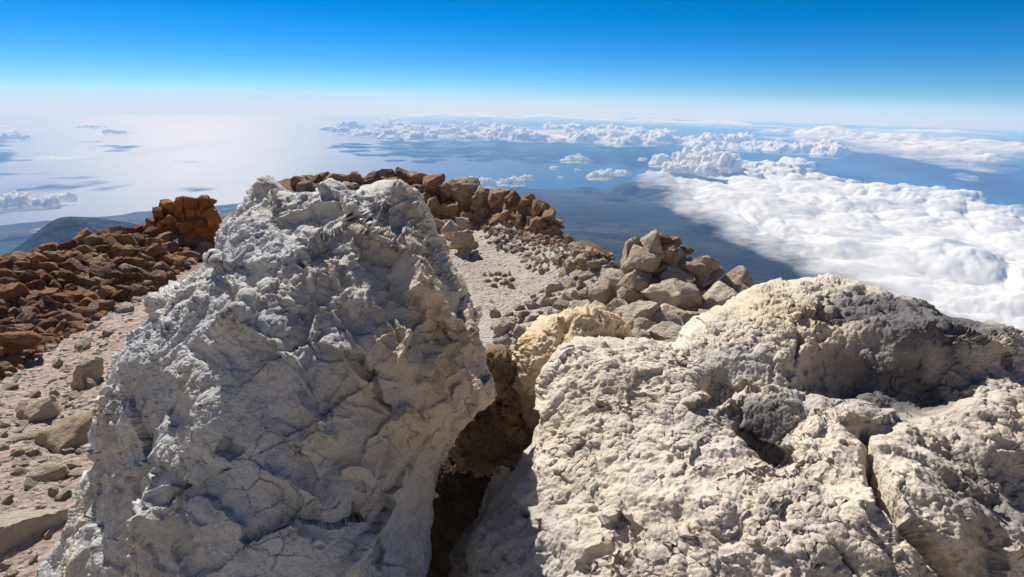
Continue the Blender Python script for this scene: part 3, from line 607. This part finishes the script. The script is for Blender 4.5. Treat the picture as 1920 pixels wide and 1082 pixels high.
# pale slope at the left edge
PS = [(-20,715),(110,645),(200,592),(262,560),(240,620),(190,700),(180,770),(160,860),(110,960),(60,1082),(-20,1082)]
e = empty('gravel_slope', at(np.array(60), np.array(850), np.array(6.)), label='pinkish gravel slope at the left edge below the red scree', category='gravel')
stone_field(e, PS, 55, 27, 8, 26, M_SAND, 3.0, .7)
stuff_stones('pebble', PS, 2600, 34, 2.2, 13, M_PALE_S, 'small pinkish pebbles on the gravel slope', e, 3.2, .3)
for bx, by, w, h, Yc, mt, lb in [(75,778,70,62,7.3,M_SAND,'pale angular boulder on the gravel slope, upper of the left edge'),(165,705,52,74,8.6,M_SAND,'tall pale rock half hidden behind the grey boulder at mid height'),
        (140,830,120,110,6.4,M_TAN,'tan overhanging rock touching the left flank of the grey boulder'),(88,892,66,52,5.4,M_SAND,'small dark faced block below the tan rock on the gravel slope'),
        (40,1000,150,105,4.3,M_SAND,'large rounded grey green boulder in the bottom left corner'),(30,640,80,46,9.9,M_RED,'rust boulder at the foot of the red scree on the left edge'),(18,560,70,60,13.6,M_RED,'big rust boulder at the left edge of the scree')]:
    block(bx, by, w, h, Yc, mt, None, 'rock', random.uniform(-.3, .3), label=lb, category='rock')

# left rock tower
e = empty('rock_tower', at(np.array(350), np.array(440), np.array(23.)), label='orange red tower of fractured blocks rising from the left scree', category='rock tower')
for bx, by, w, h in [(316,392,34,36),(340,398,30,64),(362,400,36,66),(386,396,44,60),(376,430,66,46),(300,410,28,44),(322,424,46,44),(290,430,34,46),(352,436,40,44),(398,420,26,60),(330,450,40,34),(300,452,44,32),(360,456,40,32),(388,456,40,30),(283,452,36,32),(312,380,20,14),(366,377,22,14),(392,379,28,16),
                     (225,436,34,30),(250,440,36,32),(262,432,26,24),(205,452,36,30),(240,460,46,34),(168,458,40,28),(275,465,36,30),(190,468,34,26),(225,478,44,34),(262,488,48,40),(75,476,30,26)]:
    block(bx, by, w*1.0, h*1.0, 22.3-.009*max(0, 280-bx)-.012*(by-400), M_REDTOWER if bx > 282 else M_RED, e, 'block', random.uniform(-.1, .1))
    if h > 40:
      for q_ in range(2): block(bx+(q_*2-1)*(w*.12 if h > 40 else 0), by+((q_-.5)*h*.5 if h > 40 else 0), w*random.uniform(.5, .8), h*random.uniform(.4, .55), 21.9-.009*max(0, 280-bx)-.012*(by-400)+random.uniform(-.2, .2), M_REDTOWER if bx > 282 else M_RED, e, 'block', random.uniform(-.12, .12))
# outcrop right of centre
e = empty('rock_outcrop', at(np.array(1280), np.array(620), np.array(11.)), label='outcrop of stacked tan blocks standing right of the crater floor', category='rock outcrop')
for i, (bx, by, w, h, Yc, mt) in enumerate([(1183,478,34,66,12.6,M_TAN),(1203,492,66,54,12.2,M_TAN),(1222,462,40,56,12.5,M_TAN),(1247,474,36,34,12.5,M_TAN),(1266,482,36,32,12.5,M_TAN),(1240,448,36,22,12.7,M_RIDGE),(1262,456,30,26,12.7,M_RIDGE),
        (1192,530,62,52,12.0,M_TAN),(1182,560,50,46,11.8,M_TAN),(1218,545,40,50,12.1,M_TAN),(1268,522,60,34,12.0,M_SAND),(1258,556,104,74,11.4,M_TAN),(1236,508,28,36,12.3,M_RIDGE),(1300,506,56,40,12.2,M_TAN),(1322,500,44,44,12.3,M_TAN),(1288,470,24,16,12.6,M_RIDGE),
        (1340,514,34,34,12.3,M_TAN),(1384,522,56,44,12.0,M_TAN),(1382,556,50,66,11.8,M_TAN),(1350,566,88,66,11.3,M_SAND),(1416,562,48,60,11.9,M_RIDGE),(1316,532,50,34,11.9,M_TAN),(1308,556,36,30,11.6,M_TAN),(1150,530,52,50,12.6,M_TAN),(1130,552,50,44,12.4,M_TAN),
        (1175,592,52,40,11.0,M_SAND),(1205,592,74,56,10.6,M_SAND),(1250,596,78,46,10.5,M_SAND),(1214,616,50,44,10.0,M_SAND),(1292,606,62,46,10.3,M_SAND),(1258,632,92,48,9.4,M_SAND),(1194,634,52,40,9.3,M_SAND),(1325,600,46,40,10.4,M_SAND),(1340,622,60,40,9.8,M_SAND),
        (1200,655,50,26,8.6,M_RIDGE),(1262,655,78,34,8.6,M_TAN),(1400,590,50,36,11.0,M_SAND),(1310,640,44,36,9.2,M_TAN),(1160,580,44,40,11.4,M_SAND),(1120,585,50,36,11.8,M_SAND),(1145,610,44,32,10.6,M_SAND),(1085,580,36,28,12.6,M_SAND),(1360,600,40,30,10.6,M_SAND)]):
    block(bx, by, w*1.1, h*1.1, Yc, mt, e, 'block', random.uniform(-.15, .15), i*7+3)
# larger loose boulders lying before the crater floor
for bx, by, w, h, Yc, mt, lb in [(945,612,44,34,10.4,M_TAN,'brownish boulder at the near edge of the crater floor beside the grey boulder'),(978,628,34,40,9.6,M_TAN,'upright brown rock left of the ochre rock'),(942,642,36,26,8.8,M_TAN,'low brown boulder just above the brown fin'),
        (1052,572,34,22,12.2,M_TAN,'small reddish brown boulder on the dust above the ochre rock'),(982,590,24,18,12.0,M_TAN,'little brown stone alone on the dust left of centre'),(868,452,46,44,21.,M_TAN,'sunlit tan boulder with long shadow below the far ridge'),(844,430,36,36,22.5,M_TAN,'tan boulder leaning on the boulder below the far ridge')]:
    block(bx, by, w, h, Yc, mt, None, 'rock', random.uniform(-.2, .2), label=lb, category='rock')

# ------------------------------------------------------------------ clouds
print('stones', time.time()-T0)
M_DECK, M_CUM, M_THIN = mat_cloud('cloud_deck_vapour', .8, 1/700.), mat_cloud('cumulus_vapour', .6, 1/600., .38, 70., .84), mat_cloud('thin_cloud_vapour', .9, 1/5000.)
def to_layer(px, py, alt):
    d = ray(np.asarray(px, float), np.asarray(py, float)); d = d/np.linalg.norm(d, axis=-1)[..., None]; z = SEA+alt
    # curved layer: z + s^2/(2R) solved for the distance
    a_ = 1/(2*RE); b_ = d[..., 2]; c_ = -z; disc = np.maximum(b_*b_-4*a_*c_, 0); s = (-b_-np.sqrt(disc))/(2*a_); return d[..., 0]*s, d[..., 1]*s
def largest(m, frac=0):
    L = np.where(m, np.arange(1, m.size+1).reshape(m.shape), 0)
    for _ in range(4000):
        o = L.copy(); L[1:] = np.maximum(L[1:], L[:-1]); L[:-1] = np.maximum(L[:-1], L[1:]); L[:, 1:] = np.maximum(L[:, 1:], L[:, :-1]); L[:, :-1] = np.maximum(L[:, :-1], L[:, 1:]); L[~m] = 0
        if (o == L).all(): break
    v, c = np.unique(L[L > 0], return_counts=True); return [L == q for q in v[c >= max(150, c.max()*frac)]] if frac else L == v[c.argmax()]
def cloud_field(name, label, poly, alt, nu, nv, height, soft, scale, mat, warp=1.0, gaps=0., stretch=1.0, oct=5, lowz=0., extra=None, grow=0.):
    pq = np.asarray(poly, float); X, Yv = to_layer(pq[:, 0], pq[:, 1], alt); az, r = np.arctan2(X, Yv), np.hypot(X, Yv); pad = soft*1.5
    a0, a1 = az.min()-pad/r.mean(), az.max()+pad/r.mean(); r0, r1 = max(500, r.min()-pad), r.max()+pad
    A, R_ = np.meshgrid(np.linspace(a0, a1, nu), np.geomspace(r0, r1, nv)); A, R_ = A.ravel(), R_.ravel(); x, y = R_*np.sin(A), R_*np.cos(A)
    P = np.stack([x, y*stretch, 0*x], -1); w = fbm(P, 1/(scale*2.2), 4, off=alt*.01)
    sd = sdist(x, y, np.stack([X, Yv], -1))+soft*warp*w+grow
    m = np.clip(sd/soft, -1, 1)
    Pw = P+np.stack([perlin(P/scale*.8), perlin(P/scale*.8+7), 0*x], -1)*scale*.35
    b = fbm(Pw, 1/scale, oct, 1, gain=.46, off=2.)+.35*w
    thick = np.clip(m+gaps*(b-.1)-gaps*.35, 0, 1)
    z = SEA+alt-R_**2/(2*RE)+height*(thick**.55*(.55+.75*b)+lowz)*np.clip(thick*5, 0, 1)
    if extra:
        H = np.zeros((nv, nu)); bubbles(H, np.linspace(a0, a1, nu), np.geomspace(r0, r1, nv), x.reshape(nv, nu)+120*w.reshape(nv, nu), y.reshape(nv, nu)+120*perlin(P/500.).reshape(nv, nu), heads(extra, np.random.default_rng(4), 5, 2)); H = H.ravel()
        zb = SEA+alt-R_**2/(2*RE)+height*.35; z = np.where(H > 0, np.maximum(z, zb+H+20*fbm(P, 1/160., 3, 1)), z); thick = np.maximum(thick, np.clip(H/320., 0, 1))
    Qf = grid_faces(nv, nu)[:, ::-1]; V = np.stack([x, y, z], -1)
    fm = largest((thick[Qf].max(1) > 0.001).reshape(nv-1, nu-1)); keep = fm.ravel(); Qf = Qf[keep]; used = np.unique(Qf); mp = np.full(len(V), -1); mp[used] = np.arange(len(used))
    V, Qf, th = V[used], mp[Qf], thick[used]; c = V.mean(0)
    # closed underside
    U = V.copy(); U[:, 2] = np.minimum(V[:, 2]-5, SEA+alt-height*.15-(V[:, 0]**2+V[:, 1]**2)/(2*RE)); n = len(V)
    return link(name, mesh_np(name, np.vstack([V, U])-c, np.vstack([Qf, Qf[:, ::-1]+n]), {'thick': np.r_[th, th]}), mat, loc=c, label=label, category='cloud')
def bubbles(H, a, r, XW, YW, cent):
    """union of round cloud heads (x, y, radius, base height, squash) on a polar grid"""
    for cx, cy, R_, b_, zs in cent:
        a0, r0 = math.atan2(cx, cy), math.hypot(cx, cy); i0, i1 = np.searchsorted(r, [r0-R_*1.5, r0+R_*1.5]); j0, j1 = np.searchsorted(a, [a0-R_*1.5/r0, a0+R_*1.5/r0])
        if i1 <= i0 or j1 <= j0: continue
        q = R_*R_-(XW[i0:i1, j0:j1]-cx)**2-(YW[i0:i1, j0:j1]-cy)**2; h = np.where(q > 0, b_+zs*np.sqrt(np.maximum(q, 0)), 0); H[i0:i1, j0:j1] = np.maximum(H[i0:i1, j0:j1], h)
def heads(base, r, k=6, lv=2, f=(.28, .5)):
    out = list(base); cur = base
    for l in range(lv):
        nx = []
        for cx, cy, R_, b_, zs in cur:
            for _ in range(k):
                t, u = r.uniform(0, 6.28), r.uniform(.1, .92)**.7; nx.append((cx+math.cos(t)*u*R_, cy+math.sin(t)*u*R_, R_*r.uniform(*f), b_+zs*R_*math.sqrt(1-u*u)*.86, min(1, zs*1.15)))
        out += nx; cur = nx; k = max(3, k-2)
    return out
def ordinal(n):
    lo = ['', 'first', 'second', 'third', 'fourth', 'fifth', 'sixth', 'seventh', 'eighth', 'ninth', 'tenth', 'eleventh', 'twelfth', 'thirteenth', 'fourteenth', 'fifteenth', 'sixteenth', 'seventeenth', 'eighteenth', 'nineteenth']
    t = ['', '', 'twent', 'thirt', 'fort', 'fift', 'sixt', 'sevent', 'eight', 'ninet']
    return lo[n] if n < 20 else t[n//10]+('ieth' if n % 10 == 0 else 'y-'+lo[n % 10])
def cumulus(name, label, base, alt, nu, nv, mat, seed=0, lv=2, k=6, group=None):
    r_ = np.random.default_rng(seed); cent = heads(base, r_, k, lv); cx = np.array([c[0] for c in base]); cyy = np.array([c[1] for c in base]); Rm = np.array([c[2] for c in base]); az, rr = np.arctan2(cx, cyy), np.hypot(cx, cyy)
    a = np.linspace((az-1.6*Rm/rr).min(), (az+1.6*Rm/rr).max(), nu); r = np.geomspace((rr-1.6*Rm).min(), (rr+1.6*Rm).max(), nv); A, R_ = np.meshgrid(a, r); x, y = R_*np.sin(A), R_*np.cos(A); sc = Rm.mean()
    P = np.stack([x.ravel(), y.ravel(), 0*x.ravel()], -1)/sc+seed*3.1; wx = (sc*(.5*fbm(P, .8, 3)+.22*fbm(P, 4, 3))).reshape(x.shape); wy = (sc*(.5*fbm(P, .8, 3, off=9.)+.22*fbm(P, 4, 3, off=4.))).reshape(x.shape)
    H = np.zeros_like(x); bubbles(H, a, r, x+wx, y+wy, cent); H = H.ravel(); H = np.where(H > 0, np.maximum(H*(1+.35*fbm(P, 1.3, 3, off=6.))+.13*sc*fbm(P, 3.2, 5, 1), 1), 0); x, y, R_ = x.ravel(), y.ravel(), R_.ravel()
    th = np.clip(H/(.7*sc), 0, 1); zb = SEA+alt-R_**2/(2*RE); V = np.stack([x, y, zb+H], -1); U = np.stack([x, y, zb-.12*H-1], -1); Qf = grid_faces(nv, nu)[:, ::-1]; 
    if name == 'cloud_bank':              # a broken bank: every separate stretch is a cloud of its own
        ms = largest((H[Qf].max(1) > 0).reshape(nv-1, nu-1), .012); ms.sort(key=lambda m_: np.nonzero(m_)[1].mean()); V0, thh = np.vstack([V, U]), np.r_[th, th]
        for i, m_ in enumerate(ms):
            q = Qf[m_.ravel()]; q = np.vstack([q, q[:, ::-1]+len(x)]); used = np.unique(q); mp = np.full(len(V0), -1); mp[used] = np.arange(len(used)); Vi = V0[used]; c = Vi.mean(0)
            link(name, mesh_np(name, Vi-c, mp[q], {'thick': thh[used]}), mat, loc=c, label=f'{ordinal(i+1)} cumulus from the left in {label}', category='cloud', group='stretches of the cumulus bank')
        return
    Qf = Qf[H[Qf].max(1) > 0]
    V = np.vstack([V, U]); Qf = np.vstack([Qf, Qf[:, ::-1]+len(x)]); used = np.unique(Qf); mp = np.full(len(V), -1); mp[used] = np.arange(len(used)); V = V[used]; c = V.mean(0)
    pr = dict(label=label, category='cloud')
    if group: pr['group'] = group
    return link(name, mesh_np(name, V-c, mp[Qf], {'thick': np.r_[th, th][used]}), mat, loc=c, **pr)
def plan_poly(poly, n, seed, alt, rmin, rmax, zs=.75, pw=1.5):
    r = np.random.default_rng(seed); pq = np.asarray(poly, float); q = r.uniform(pq.min(0), pq.max(0), (n*8, 2)); q = q[inside(q[:, 0], q[:, 1], pq)][:n]; x, y = to_layer(q[:, 0], q[:, 1], alt)
    return [(float(a_), float(b_), rmin+(rmax-rmin)*r.random()**pw, 0., zs) for a_, b_ in zip(x, y)]
cloud_field('cloud_sea', 'broad smooth white sea of clouds spreading across the right side', [(1208,332),(1250,324),(1300,330),(1360,316),(1400,310),(1470,318),(1540,332),(1600,352),(1680,362),(1722,376),(1760,368),(1800,386),(1850,396),(1920,412),(2150,450),(2500,700),(2100,760),(1900,660),(1760,600),(1660,560),(1570,528),(1500,490),(1430,455),(1370,425),(1310,395),(1262,376),(1278,362),(1250,345)],
            1500, 640, 420, 330, 1600, 1500, M_DECK, .9, 0., .7, 5, grow=650., extra=[c for c in plan_poly([(1215,330),(1300,322),(1400,306),(1500,318),(1600,346),(1680,358),(1760,366),(1850,392),(1930,408),(1930,440),(1800,410),(1650,385),(1500,350),(1350,335)], 200, 9, 1500, 60, 620, .33, 3.4)])
cumulus('cumulus_cloud', 'puffy cumulus heap at the far left tip of the cloud sea', plan_poly([(1222,318),(1250,306),(1300,300),(1350,304),(1375,316),(1340,330),(1260,330)], 26, 3, 1700, 200, 520, .8), 1720, 300, 200, M_CUM, 3)
cloud_field('cloud_sheet', 'thin white cloud sheet lying under the broken cumulus bank at centre', [(640,246),(760,236),(900,238),(1040,240),(1180,252),(1260,252),(1400,270),(1500,282),(1580,294),(1450,290),(1300,283),(1200,279),(1080,272),(1000,266),(850,266),(700,265)], 1080, 700, 160, 260, 3000, 3000, M_THIN, 1.2, .9)
cumulus('cloud_bank', 'the broken cumulus bank over the centre sea', plan_poly([(610,244),(650,237),(760,232),(880,234),(960,242),(1040,236),(1090,242),(1180,250),(1260,250),(1400,268),(1500,281),(1600,295),(1555,297),(1450,289),(1300,282),(1200,279),(1080,272),(1000,266),(850,266),(700,266),(665,258)], 420, 5, 1100, 160, 1000, .5, 3.0),
        1100, 1050, 300, M_CUM, 5, 2, 5)
cloud_field('cloud_bank', 'hazy layered cloud bank near the right horizon under the islands', [(1370,254),(1500,246),(1700,252),(1930,268),(2050,300),(1960,330),(1800,318),(1650,296),(1500,272)], 1100, 620, 220, 900, 4500, 4500, M_THIN, 1.2, .6)
cloud_field('cloud_streak', 'thin bright cloud streak lying along the horizon', [(690,217),(900,218),(1200,226),(1500,238),(1920,256),(1960,262),(1500,247),(1200,234),(900,223),(720,221)], 900, 620, 120, 900, 8000, 9000, M_THIN, 1., .3)
cloud_field('cloud_streak', 'faint cloud streak crossing the sun glint, upper of two', [(60,246),(220,240),(340,244),(310,251),(150,254)], 1000, 360, 120, 350, 3800, 3200, M_THIN, 1.2, .8)
cloud_field('cloud_streak', 'faint cloud streak crossing the sun glint, lower of two', [(250,300),(380,292),(470,300),(420,312),(300,314)], 1000, 300, 120, 250, 2400, 2200, M_THIN, 1.2, .8)
cloud_field('wispy_cloud', 'wispy drifting cloud over blue sea at the right edge', [(1675,303),(1720,300),(1780,315),(1850,335),(1920,352),(1900,362),(1820,345),(1740,325)], 1000, 360, 160, 350, 1800, 1700, M_THIN, 1.2, .9)
cloud_field('cloud_patch', 'grey shaded thin cloud patch over the glittering sea on the left', [(-40,275),(80,268),(200,272),(310,262),(290,292),(180,308),(80,305),(-40,292)], 1000, 420, 160, 300, 5000, 3000, M_THIN, 1.4, .7)
cloud_field('cloud_patch', 'white cloud patch touching the left edge below the horizon', [(-60,245),(20,242),(70,252),(60,266),(-60,268)], 1000, 260, 120, 800, 1800, 2200, M_CUM, 1., .6)
def puff(px, py, w, h, label, alt=1000):
    X, Yv = to_layer(np.array(px), np.array(py+h*.4), alt); X, Yv = float(X), float(Yv); dist = math.hypot(X, Yv); az = math.atan2(X, Yv); wm, hm = w/FPX*dist, h/FPX*dist; r = np.random.default_rng(int(px)); base = []
    n = int(np.clip(w/h*2.5, 3, 12))
    for i in range(n):
        u = (i+.5)/n*2-1; R_ = min(hm, wm*.4)*r.uniform(.45, .9)*(1-.5*u*u); xx, yy = u*wm*.42+r.normal()*wm*.03, r.normal()*wm*.10
        base.append((X+math.cos(az)*xx+math.sin(az)*yy, Yv-math.sin(az)*xx+math.cos(az)*yy, R_, 0., .8))
    cumulus('cumulus_cloud', label, base, alt, 110, 70, M_PUFF, int(px) % 17, 2, 5, 'small clouds drifting over the sea')
M_PUFF = mat_cloud('puff_vapour', .85, 1/250., .45, 30., .9)
for a_ in [(1080,299,58,14,'small flat cumulus highest of the group above the coast hills'),(1040,314,16,8,'tiny cloud scrap lower left of the flat small cumulus'),(1084,317,12,7,'tiny cloud scrap below the flat small cumulus'),
           (1124,326,50,24,'ragged small cumulus nearest above the coast hills'),(1162,324,34,14,'wispy scrap right of the ragged small cumulus'),(1203,296,16,12,'small cloud scrap left of the puffy cumulus heap'),
           (890,343,90,22,'low white cloud just behind the far boulder ridge'),(955,340,60,18,'white cloud right of the one behind the far ridge'),(985,332,30,12,'thin white cloud scrap right above the far ridge end'),(1052,332,12,6,'faintest cloud scrap above the left end of the coast hills'),
           (45,378,130,26,'white cloud low over the sea at the left edge'),(218,247,26,12,'small dark based cloud alone on the bright sea glint'),(170,238,40,5,'flat thin cloud near the left horizon'),(20,258,60,14,'white cumulus at the left edge under the horizon'),(360,425,24,6,'faint small cloud just over the left rock tower')][:-1]:
    puff(*a_[:4], a_[4])

# ------------------------------------------------------------------ haze: the air itself
k = NT('air'); k.n.remove(k.p)
pv = k.n.new('ShaderNodeVolumePrincipled'); pv.inputs['Color'].default_value = (.25, .51, 1.0, 1); pv.inputs['Absorption Color'].default_value = (1, 1, 1, 1); pv.inputs['Density'].default_value = 2.7e-5; pv.inputs['Anisotropy'].default_value = .1
k.L(pv.outputs[0], k.out.inputs['Volume'])
nA, rs = 96, np.r_[0.0, np.linspace(0, 1, 60)[1:]**1.5*460000]
th = np.linspace(0, 2*math.pi, nA, endpoint=False); vt = []
for z0, rr_ in ((90., rs[1:]), (SEA-250., rs[:0:-1])):
    for r0 in rr_: vt.append(np.stack([r0*np.cos(th), r0*np.sin(th), np.full(nA, z0-r0*r0/(2*RE))], -1))
V = np.vstack(vt); nrg = len(vt); Qh = grid_faces(nrg, nA, wrap=True)
me = bpy.data.meshes.new('haze'); fl = [tuple(int(x) for x in q) for q in Qh]+[tuple(range(nA))[::-1], tuple(range((nrg-1)*nA, nrg*nA))]
me.from_pydata([tuple(v) for v in V], [], fl); bm = bmesh.new(); bm.from_mesh(me); bmesh.ops.recalc_face_normals(bm, faces=bm.faces); bm.to_mesh(me); bm.free()
link('haze', me, k.m, kind='stuff', label='thin blue air between the summit and the horizon')
print('done', time.time()-T0)
